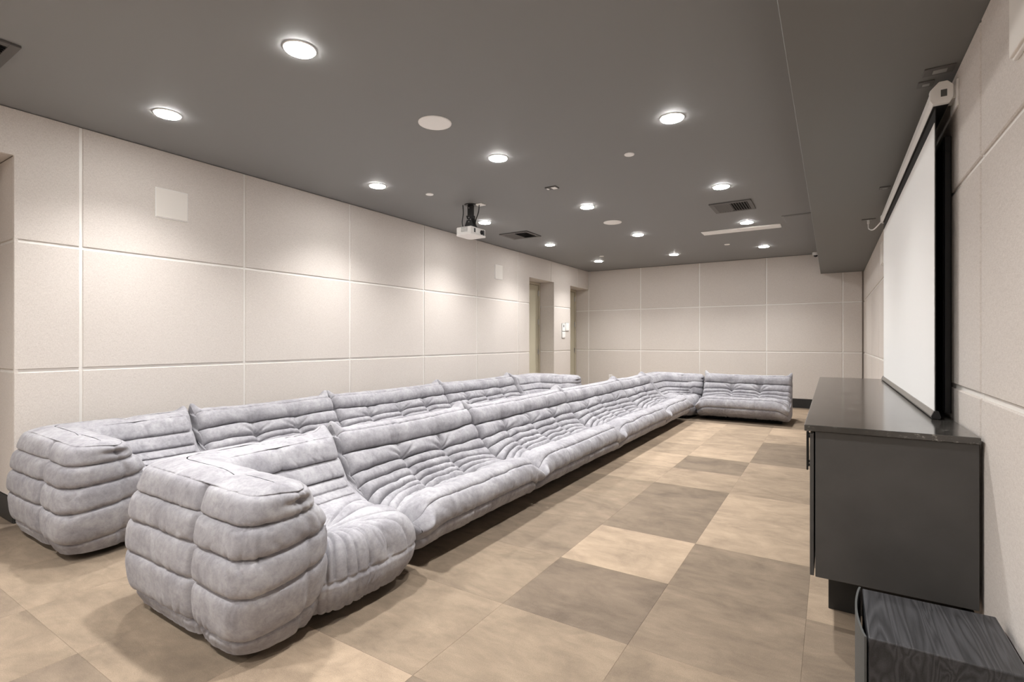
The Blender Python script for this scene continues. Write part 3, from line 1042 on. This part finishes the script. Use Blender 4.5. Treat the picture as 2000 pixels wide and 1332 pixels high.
# ================================================================== CABINETS AND COUNTERTOP
CY0, CY1, CZ = 2.50, 5.83, 0.885
ct = MB().box(-0.098, XR - 0.012, CY0 - 0.012, CY1 + 0.01, CZ - 0.026, CZ, 0.0025).build('countertop', M['stone'])
tag(ct, 'polished dark stone countertop with pale flecks over the black cabinets', 'countertop')
ncab = 4
cw = (CY1 - CY0) / ncab
clab = ['charcoal cabinet nearest the camera, its blank end panel in view', 'charcoal cabinet second from the camera under the stone counter',
        'charcoal cabinet third from the camera under the stone counter', 'charcoal cabinet at the far end of the stone counter']
for k in range(ncab):
    y0, y1 = CY0 + k * cw, CY0 + (k + 1) * cw
    r = empty('base_cabinet', (0.2, (y0 + y1) / 2, 0))
    loc = Vector((0.2, (y0 + y1) / 2, 0))
    tag(r, clab[k], 'cabinet', 'floating cabinets below the screen')
    MB().box(-0.058, XR - 0.014, y0 + 0.001, y1 - 0.001, 0.243, CZ - 0.0265, 0.002).build('carcass', M['cabinet'], r, rel=loc)
    for h in range(2):
        ya, yb = y0 + h * cw / 2 + 0.002, y0 + (h + 1) * cw / 2 - 0.002
        dd = MB().box(-0.078, -0.063, ya, yb, 0.246, CZ - 0.036, 0.0015).build('door', M['cabinet'], r, rel=loc)
        hy = yb - 0.04 if h == 0 else ya + 0.04
        MB().box(-0.104, -0.096, hy - 0.006, hy + 0.006, 0.61, 0.80, 0.002).box(-0.097, -0.078, hy - 0.005, hy + 0.005, 0.63, 0.642).box(
            -0.097, -0.078, hy - 0.005, hy + 0.005, 0.768, 0.78).build('handle', M['blackm'], dd, rel=loc)
    p0 = 2.776 if k == 0 else y0
    p1 = CY1 - 0.2 if k == ncab - 1 else y1
    MB().box(-0.012, XR - 0.02, p0, p1, 0, 0.243, 0.002).build('plinth', M['base'], r, rel=loc)

# ================================================================== SUBWOOFER
sx0, sx1, sy0, sy1, sz = 0.094, 0.452, 1.872, 2.232, 0.345
sub = empty('subwoofer', ((sx0 + sx1) / 2, (sy0 + sy1) / 2, 0))
sl = Vector(sub.location)
tag(sub, 'black ash veneer subwoofer on the floor in the right foreground corner', 'speaker')
MB().box(sx0, sx1, sy0, sy1, 0.022, sz, 0.004, 2).build('enclosure', M['ash'], sub, rel=sl)
n = 14
pts = []
for k in range(n + 1):
    t = k / n
    pts.append((sx0 - 0.006 - 0.017 * math.sin(t * PI) ** 0.8 - 0.004, sy0 - 0.004 + (sy1 - sy0 + 0.006) * t))
inner = [(x + 0.006, y) for x, y in pts][::-1]
MB().prism(pts + inner, 'z', 0.030, sz + 0.002).build('grille', M['grillc'], sub, rel=sl, smooth=True)
for fx in (sx0 + 0.04, sx1 - 0.04):
    for fy in (sy0 + 0.04, sy1 - 0.04):
        MB().cyl((fx, fy), 0.018, 0.0, 0.023, 16).build('foot', M['blackp'], sub, rel=sl)

# ================================================================== PROJECTION SCREEN
SY0, SY1 = 2.955, 5.690
scr = empty('projection_screen', (0.42, (SY0 + SY1) / 2, 0))
sl = Vector(scr.location)
tag(scr, 'white roller projection screen pulled down in front of the right wall', 'screen')
hz0, hz1, hx0, hx1 = 2.310, 2.400, 0.380, 0.455
oct_ = [(hx0 + 0.010, hz0), (hx1 - 0.012, hz0), (hx1, hz0 + 0.02), (hx1, hz1 - 0.02), (hx1 - 0.018, hz1), (hx0 + 0.030, hz1), (hx0, hz1 - 0.032), (hx0, hz0 + 0.018)]
MB().prism([(a, b) for a, b in oct_], 'y', SY0 + 0.022, SY1 - 0.022, 0.0015).build('housing', M['white'], scr, rel=sl)
MB().box(hx0 + 0.013, hx1 - 0.008, SY0 + 0.024, SY1 - 0.024, hz0 - 0.003, hz0 + 0.001).build('slot', M['screenb'], scr, rel=sl)
big = [(0.4175 + (a - 0.4175) * 1.10, 2.355 + (b - 2.355) * 1.10) for a, b in oct_]
for ya, yb in ((SY0 - 0.002, SY0 + 0.022), (SY1 - 0.022, SY1 + 0.002)):
    cp = MB().prism(big, 'y', ya, yb, 0.002).build('end_cap', M['white'], scr, rel=sl)
    if ya < 4:
        MB().box(0.415, 0.437, ya - 0.001, ya + 0.0002, 2.335, 2.366).build('sticker', M['grillc'], cp, rel=sl)
        MB().box(0.415, 0.437, ya - 0.0008, ya + 0.0002, 2.322, 2.3345).build('sticker', M['white'], cp, rel=sl)
for yb in (SY0 + 0.06, SY1 - 0.06):
    MB().box(0.44, XR - 0.0005, yb - 0.045, yb + 0.045, 2.325, 2.387, 0.002).box(XR - 0.008, XR - 0.0005, yb - 0.07, yb + 0.07, 2.28, 2.40, 0.001).build('wall_bracket', M['white'], scr, rel=sl)
MB().box(0.3995, 0.4025, SY0 + 0.03, SY1 - 0.03, 0.90, 2.30).build('black_mask', M['screenb'], scr, rel=sl)
MB().box(0.3972, 0.3994, SY0 + 0.036, SY1 - 0.040, 0.918, 2.236).build('fabric', M['screen'], scr, rel=sl)
wb = MB().prism([(0.386, 0.889), (0.413, 0.889), (0.416, 0.897), (0.408, 0.921), (0.394, 0.921), (0.384, 0.898)], 'y', SY0 + 0.02, SY1 - 0.02, 0.001).build('weight_bar', M['bar'], scr, rel=sl)
for yy in (SY0 + 0.012, SY1 - 0.012):
    MB().prism([(0.385, 0.888), (0.414, 0.888), (0.417, 0.897), (0.409, 0.922), (0.393, 0.922), (0.383, 0.898)], 'y', yy - 0.008, yy + 0.008).build('bar_end', M['blackp'], wb, rel=sl)

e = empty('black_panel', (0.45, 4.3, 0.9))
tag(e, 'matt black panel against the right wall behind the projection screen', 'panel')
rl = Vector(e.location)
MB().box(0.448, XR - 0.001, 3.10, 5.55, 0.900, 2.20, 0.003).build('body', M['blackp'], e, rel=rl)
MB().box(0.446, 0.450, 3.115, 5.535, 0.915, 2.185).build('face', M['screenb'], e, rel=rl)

# plates in the underside of the soffit, plug and cord for the screen
for (x0, x1, y0, y1), lab in (((0.352, 0.462, 2.90, 2.975), 'dark cover plate on the soffit above the near end of the screen'),
                              ((0.345, 0.405, 3.03, 3.095), 'small dark plate on the soffit touching the screen housing'),
                              ((0.322, 0.392, 4.93, 5.00), 'small grey plate on the soffit halfway along the screen'),
                              ((0.256, 0.372, 6.155, 6.215), 'dark socket plate on the soffit past the far end of the screen')):
    r = empty('ceiling_plate', ((x0 + x1) / 2, (y0 + y1) / 2, SOF_Z))
    tag(r, lab, 'cover plate', 'plates on the soffit')
    rl = Vector(r.location)
    MB().box(x0, x1, y0, y1, SOF_Z - 0.006, SOF_Z, 0.0015).build('plate', M['ventm'], r, rel=rl)
    MB().box(x0 + (x1 - x0) * .3, x1 - (x1 - x0) * .25, y0 + .02, y1 - .02, SOF_Z - 0.009, SOF_Z - 0.0055, 0.001).build('insert', M['greyp'], r, rel=rl)
cord = empty('power_cord', (0.31, 6.18, SOF_Z))
tag(cord, 'short white power cord looping from the soffit socket to the screen', 'cord')
rl = Vector(cord.location)
MB().box(0.302, 0.322, 6.172, 6.196, SOF_Z - 0.045, SOF_Z - 0.006, 0.004).build('plug', M['white'], cord, rel=rl)
MB().tube(spline([(0.312, 6.184, SOF_Z - 0.045), (0.315, 6.15, SOF_Z - 0.10), (0.345, 6.05, SOF_Z - 0.13), (0.385, 5.9, SOF_Z - 0.105), (0.41, 5.72, SOF_Z - 0.09)], 8), 0.006).build('cable', M['white'], cord, smooth=True, rel=rl)

# ================================================================== CEILING FITTINGS
def downlight(x, y, lab, power=LAMP_W):
    r = empty('downlight', (x, y, H))
    tag(r, lab, 'downlight', 'recessed ceiling downlights')
    rl = Vector(r.location)
    MB().lathe((x, y), [(0.074, H - 0.001), (0.086, H - 0.001), (0.084, H - 0.006), (0.078, H - 0.008), (0.074, H - 0.007)], 40).build('trim_ring', M['white'], r, smooth=True, rel=rl)
    MB().cyl((x, y), 0.0745, H - 0.012, H - 0.003, 40, r2=0.0745).build('lens', M['lens'], r, rel=rl)
    l = bpy.data.lights.new('downlight_beam', 'SPOT')
    l.energy = power
    l.color = LAMP_COL
    l.spot_size = math.radians(124)
    l.spot_blend = 1.0
    l.shadow_soft_size = 0.055
    lo = bpy.data.objects.new('beam', l)
    lo.location = (0, 0, -0.02)
    link(lo, r)


LX = (-0.955, -2.435, -3.91)
LY = (-2.0, -0.2, 1.715, 3.645, 5.535, 7.39, 9.43)
side = ('by the soffit', 'on the middle line', 'by the left wall')
rown = ('last row behind the camera', 'row behind the camera', 'nearest row in view', 'second row from the camera', 'third row from the camera',
        'fourth row from the camera', 'farthest row before the back wall')
for j, y in enumerate(LY):
    for i, x in enumerate(LX):
        downlight(x, y, 'lit round downlight %s, %s' % (side[i], rown[j]))


def disc(name, x, y, r, lab, cat, grp, mat='white', parts=True):
    e = empty(name, (x, y, H))
    tag(e, lab, cat, grp)
    rl = Vector(e.location)
    MB().lathe((x, y), [(r * 0.90, H - 0.001), (r, H - 0.001), (r * 0.99, H - 0.006), (r * 0.93, H - 0.009), (r * 0.90, H - 0.007)], 48).build('rim', M['white'], e, smooth=True, rel=rl)
    MB().cyl((x, y), r * 0.905, H - 0.0075, H - 0.001, 48).build('grille' if cat == 'speaker' else 'cover', M[mat], e, rel=rl)


disc('ceiling_speaker', -2.43, 2.815, 0.120, 'large white round ceiling speaker nearest the camera', 'speaker', 'round ceiling speakers')
disc('ceiling_speaker', -2.468, 6.44, 0.120, 'white round ceiling speaker farther off, beyond the projector', 'speaker', 'round ceiling speakers')
for x, y, lab in ((-1.448, 4.166, 'small white sprinkler cap on the ceiling near the soffit'), (-3.662, 4.155, 'small white sprinkler cap on the ceiling left of the projector'),
                  (-1.446, 8.907, 'small white sprinkler cap behind the long white ceiling panel'), (-3.626, 8.90, 'small white sprinkler cap in the far left of the ceiling')):
    disc('sprinkler_cap', x, y, 0.042, lab, 'sprinkler', 'concealed sprinkler caps')


def vent(x0, x1, y0, y1, lab, nslat, along='y'):
    e = empty('ceiling_vent', ((x0 + x1) / 2, (y0 + y1) / 2, H))
    tag(e, lab, 'vent', 'dark ceiling vents')
    rl = Vector(e.location)
    z0, f = H - 0.014, 0.045
    MB().box(x0, x1, y0, y0 + f, z0, H, .002).box(x0, x1, y1 - f, y1, z0, H, .002).box(x0, x0 + f, y0 + f, y1 - f, z0, H, .002).box(x1 - f, x1, y0 + f, y1 - f, z0, H, .002).build('frame', M['ventm'], e, rel=rl)
    MB().box(x0 + f, x1 - f, y0 + f, y1 - f, H - 0.004, H - 0.001).build('duct', M['void'], e, rel=rl)
    for k in range(nslat):
        t = (k + 0.5) / nslat
        c = x0 + f + (x1 - x0 - 2 * f) * t
        lean = 0.010 if t < 0.5 else -0.010
        MB().prism([(c - 0.006 - lean, H - 0.015), (c - 0.003 - lean, H - 0.016), (c + 0.006 + lean, H - 0.005), (c + 0.003 + lean, H - 0.004)], 'y', y0 + f, y1 - f).build('slat', M['ventm'], e, rel=rl)


vent(-1.205, -0.760, 6.19, 6.655, 'dark louvred ceiling vent between two downlights near the soffit', 13)
vent(-4.17, -3.695, 6.27, 6.70, 'dark square ceiling vent by the left wall, right of the projector', 13)
vent(-4.13, -3.675, 0.52, 0.905, 'dark ceiling vent cut by the left edge of the photo', 13)

# long white slot panel
e = empty('slot_panel', (-1.09, 7.81, H))
tag(e, 'long narrow white ceiling panel near the soffit', 'ceiling panel')
rl = Vector(e.location)
MB().box(-1.605, -0.58, 7.70, 7.925, H - 0.014, H, 0.004).build('frame', M['white'], e, rel=rl)
MB().box(-1.59, -1.098, 7.715, 7.91, H - 0.017, H - 0.013, 0.0015).build('cover', M['white'], e, rel=rl)
MB().box(-1.092, -0.595, 7.715, 7.91, H - 0.017, H - 0.013, 0.0015).build('cover', M['white'], e, rel=rl)
# access hatch
e = empty('access_hatch', (-0.37, 7.55, H))
tag(e, 'dark painted access hatch in the ceiling against the soffit', 'hatch')
rl = Vector(e.location)
MB().box(-0.535, -0.17, 7.25, 7.80, H - 0.008, H, 0.002).build('frame', M['ceil'], e, rel=rl)
MB().box(-0.515, -0.19, 7.27, 7.78, H - 0.012, H - 0.007, 0.002).build('lid', M['ceil'], e, rel=rl)
# small socket box
e = empty('ceiling_socket', (-2.437, 4.65, H))
tag(e, 'small ceiling socket plate with a bright half, above the middle of the room', 'socket')
rl = Vector(e.location)
MB().box(-2.50, -2.375, 4.605, 4.69, H - 0.010, H, 0.002).build('plate', M['ventm'], e, rel=rl)
MB().box(-2.435, -2.385, 4.615, 4.68, H - 0.014, H - 0.009, 0.002).build('outlet', M['white'], e, rel=rl)
MB().box(-2.495, -2.475, 4.63, 4.67, H - 0.012, H - 0.009, 0.001).build('latch', M['white'], e, rel=rl)
# dome camera beside the soffit
e = empty('security_camera', (-0.235, 10.58, H))
tag(e, 'small white dome security camera beside the soffit at the far end', 'camera')
rl = Vector(e.location)
MB().lathe((-0.24, 10.58), [(0.0005, H), (0.052, H), (0.055, H - 0.04), (0.046, H - 0.052), (0.0005, H - 0.052)], 28).build('body', M['white'], e, smooth=True, rel=rl)
MB().lathe((-0.24, 10.58), [(0.0005, H - 0.050), (0.034, H - 0.050), (0.030, H - 0.068), (0.016, H - 0.080), (0.0005, H - 0.083)], 24).build('dome', M['glass'], e, smooth=True, rel=rl)

# ---- projector hanging from its mount
PX, PY = -3.545, 4.735
pj = empty('projector', (PX, PY, 2.45))
tag(pj, 'white projector with vent slots hung upside down from the ceiling', 'projector')
rl = Vector(pj.location)
bx0, bx1, by0, by1, bz0, bz1 = -3.665, -3.435, 4.595, 4.875, 2.447, 2.538
MB().prism([(bx0, by0 + 0.03), (bx0 + 0.03, by0), (bx1 - 0.006, by0), (bx1, by0 + 0.006), (bx1, by1 - 0.006), (bx1 - 0.006, by1), (bx0 + 0.03, by1), (bx0, by1 - 0.03)], 'z', bz0 + 0.022, bz1, 0.003).build('body', M['white'], pj, rel=rl)
bot = MB().prism([(bx0 - 0.004, by0 + 0.03), (bx0 + 0.03, by0 - 0.004), (bx1 + 0.004, by0 - 0.004), (bx1 + 0.004, by1 + 0.004), (bx0 + 0.03, by1 + 0.004), (bx0 - 0.004, by1 - 0.03)], 'z', bz0, bz0 + 0.022, 0.006).build('top_cover', M['white'], pj, rel=rl)
for a in range(5):
    for b in range(4):
        xa = bx0 + 0.09 + a * 0.019
        MB().box(xa, xa + 0.013, by0 - 0.0015, by0 + 0.002, bz0 + 0.034 + b * 0.014, bz0 + 0.043 + b * 0.014).build('vent_slot', M['greyp'], pj, rel=rl)
MB().box(bx1 - 0.002, bx1 + 0.0015, by0 + 0.055, by0 + 0.085, bz0 + 0.030, bz1 - 0.015, 0.0005).build('port', M['blackp'], pj, rel=rl)
MB().box(bx1 - 0.002, bx1 + 0.0015, by1 - 0.055, by1 - 0.020, bz0 + 0.022, bz1 - 0.010, 0.0005).build('port', M['blackp'], pj, rel=rl)
MB().cyl((by0 + 0.20, 2.495), 0.026, bx1 - 0.003, bx1 + 0.006, 24, axis='x').build('lens', M['glass'], pj, rel=rl)
mt = empty('projector_mount', (PX, PY, H))
tag(mt, 'black ceiling mount with round plate and bracket above the projector', 'mount')
rl = Vector(mt.location)
MB().lathe((PX, PY), [(0.0005, H), (0.075, H), (0.072, H - 0.010), (0.03, H - 0.016), (0.0005, H - 0.016)], 28).build('ceiling_plate', M['blackm'], mt, smooth=True, rel=rl)
MB().box(PX - 0.032, PX + 0.032, PY - 0.026, PY + 0.026, H - 0.135, H - 0.012, 0.006).build('pole', M['blackm'], mt, rel=rl)
MB().prism([(PX - 0.045, H - 0.13), (PX + 0.045, H - 0.13), (PX + 0.040, H - 0.165), (PX + 0.055, H - 0.23), (PX + 0.075, H - 0.27), (PX + 0.075, 2.539), (PX - 0.075, 2.539), (PX - 0.06, H - 0.235), (PX - 0.032, H - 0.17)], 'y', PY - 0.034, PY + 0.034, 0.004).build('bracket', M['blackm'], mt, rel=rl)
for dx, dz in ((0, -0.155), (-0.018, -0.178), (0.022, -0.180), (0, -0.205), (0.0, -0.045)):
    MB().cyl((PX + dx, H + dz), 0.0055, PY - 0.0375, PY - 0.033, 12, axis='y').build('bolt', M['steel'], mt, rel=rl)
MB().tube(spline([(PX - 0.09, PY - 0.03, H), (PX - 0.085, PY - 0.03, H - 0.10), (PX - 0.10, PY - 0.03, H - 0.20), (PX - 0.085, PY - 0.02, 2.54)], 8), 0.006).build('cable', M['blackp'], mt, smooth=True, rel=rl)
MB().tube(spline([(PX + 0.10, PY + 0.03, H - 0.012), (PX + 0.095, PY + 0.02, H - 0.10), (PX + 0.065, PY + 0.01, H - 0.19), (PX + 0.06, PY, 2.54)], 8), 0.006).build('cable', M['blackp'], mt, smooth=True, rel=rl)
o = MB().box(PX + 0.055, PX + 0.155, PY + 0.0, PY + 0.09, H - 0.011, H, 0.003).build('ceiling_outlet_cover', M['white'], None)
tag(o, 'white socket plate on the ceiling beside the projector mount', 'socket')

# ================================================================== WALL FITTINGS
def wall_speaker(face, sgn, y0, y1, z0, z1, lab, depth=0.012):
    e = empty('wall_speaker', (face, (y0 + y1) / 2, z0))
    tag(e, lab, 'speaker', 'square speakers in the walls')
    rl = Vector(e.location)
    MB().box(face, face + sgn * depth * 0.6, y0, y1, z0, z1, 0.002).build('frame', M['white'], e, rel=rl)
    MB().box(face + sgn * depth * 0.5, face + sgn * depth, y0 + 0.006, y1 - 0.006, z0 + 0.006, z1 - 0.006, 0.002).build('grille', M['grille'], e, rel=rl)


wall_speaker(XL, 1, 1.967, 2.214, 2.258, 2.505, 'off-white square wall speaker nearest the camera on the left wall')
wall_speaker(XL, 1, 6.926, 7.156, 2.262, 2.500, 'off-white square wall speaker at the far end of the left wall')
wall_speaker(XR, -1, 1.855, 2.105, 2.085, 2.335, 'pale square wall speaker in the top right corner of the photo', 0.022)
wall_speaker(XR, -1, 6.70, 6.95, 2.07, 2.31, 'pale square wall speaker on the right wall past the screen', 0.018)
# thermostat, card reader and switches on the pier
for (y0, y1, z0, z1), nm, lab, cat, parts in (
        ((9.385, 9.520, 1.440, 1.595), 'thermostat', 'white thermostat on the pier between the doors', 'thermostat', [('display', (9.425, 9.470, 1.52, 1.57))]),
        ((9.540, 9.700, 1.450, 1.610), 'notice_plate', 'pale square plate beside the thermostat on the pier', 'plate', [('inset', (9.555, 9.685, 1.465, 1.595))]),
        ((9.385, 9.520, 1.300, 1.425), 'switch_plate', 'white switch plate below the thermostat on the pier', 'switch', [('rocker', (9.40, 9.445, 1.32, 1.405)), ('rocker', (9.46, 9.505, 1.32, 1.405))])):
    e = empty(nm, (XL, (y0 + y1) / 2, z0))
    tag(e, lab, cat)
    rl = Vector(e.location)
    MB().box(XL, XL + 0.016, y0, y1, z0, z1, 0.003).build('plate', M['white'], e, rel=rl)
    MB().box(XL, XL + 0.004, y0 - 0.008, y1 + 0.008, z0 - 0.008, z1 + 0.008, 0.001).build('back_plate', M['greyp'], e, rel=rl)
    for pn, (a, b, c, d) in parts:
        MB().box(XL + 0.012, XL + 0.019, a, b, c, d, 0.001).build(pn, M['greyp' if pn == 'display' else 'white'], e, rel=rl)
e = empty('wall_outlet', (-4.17, YB, 0.36))
tag(e, 'small white outlet plate low on the back wall behind the sofas', 'outlet')
rl = Vector(e.location)
MB().box(-4.208, -4.130, YB - 0.008, YB, 0.365, 0.490, 0.002).build('plate', M['white'], e, rel=rl)
for zc in (0.405, 0.450):
    MB().box(-4.186, -4.152, YB - 0.011, YB - 0.007, zc - 0.014, zc + 0.014, 0.002).build('socket', M['grille'], e, rel=rl)
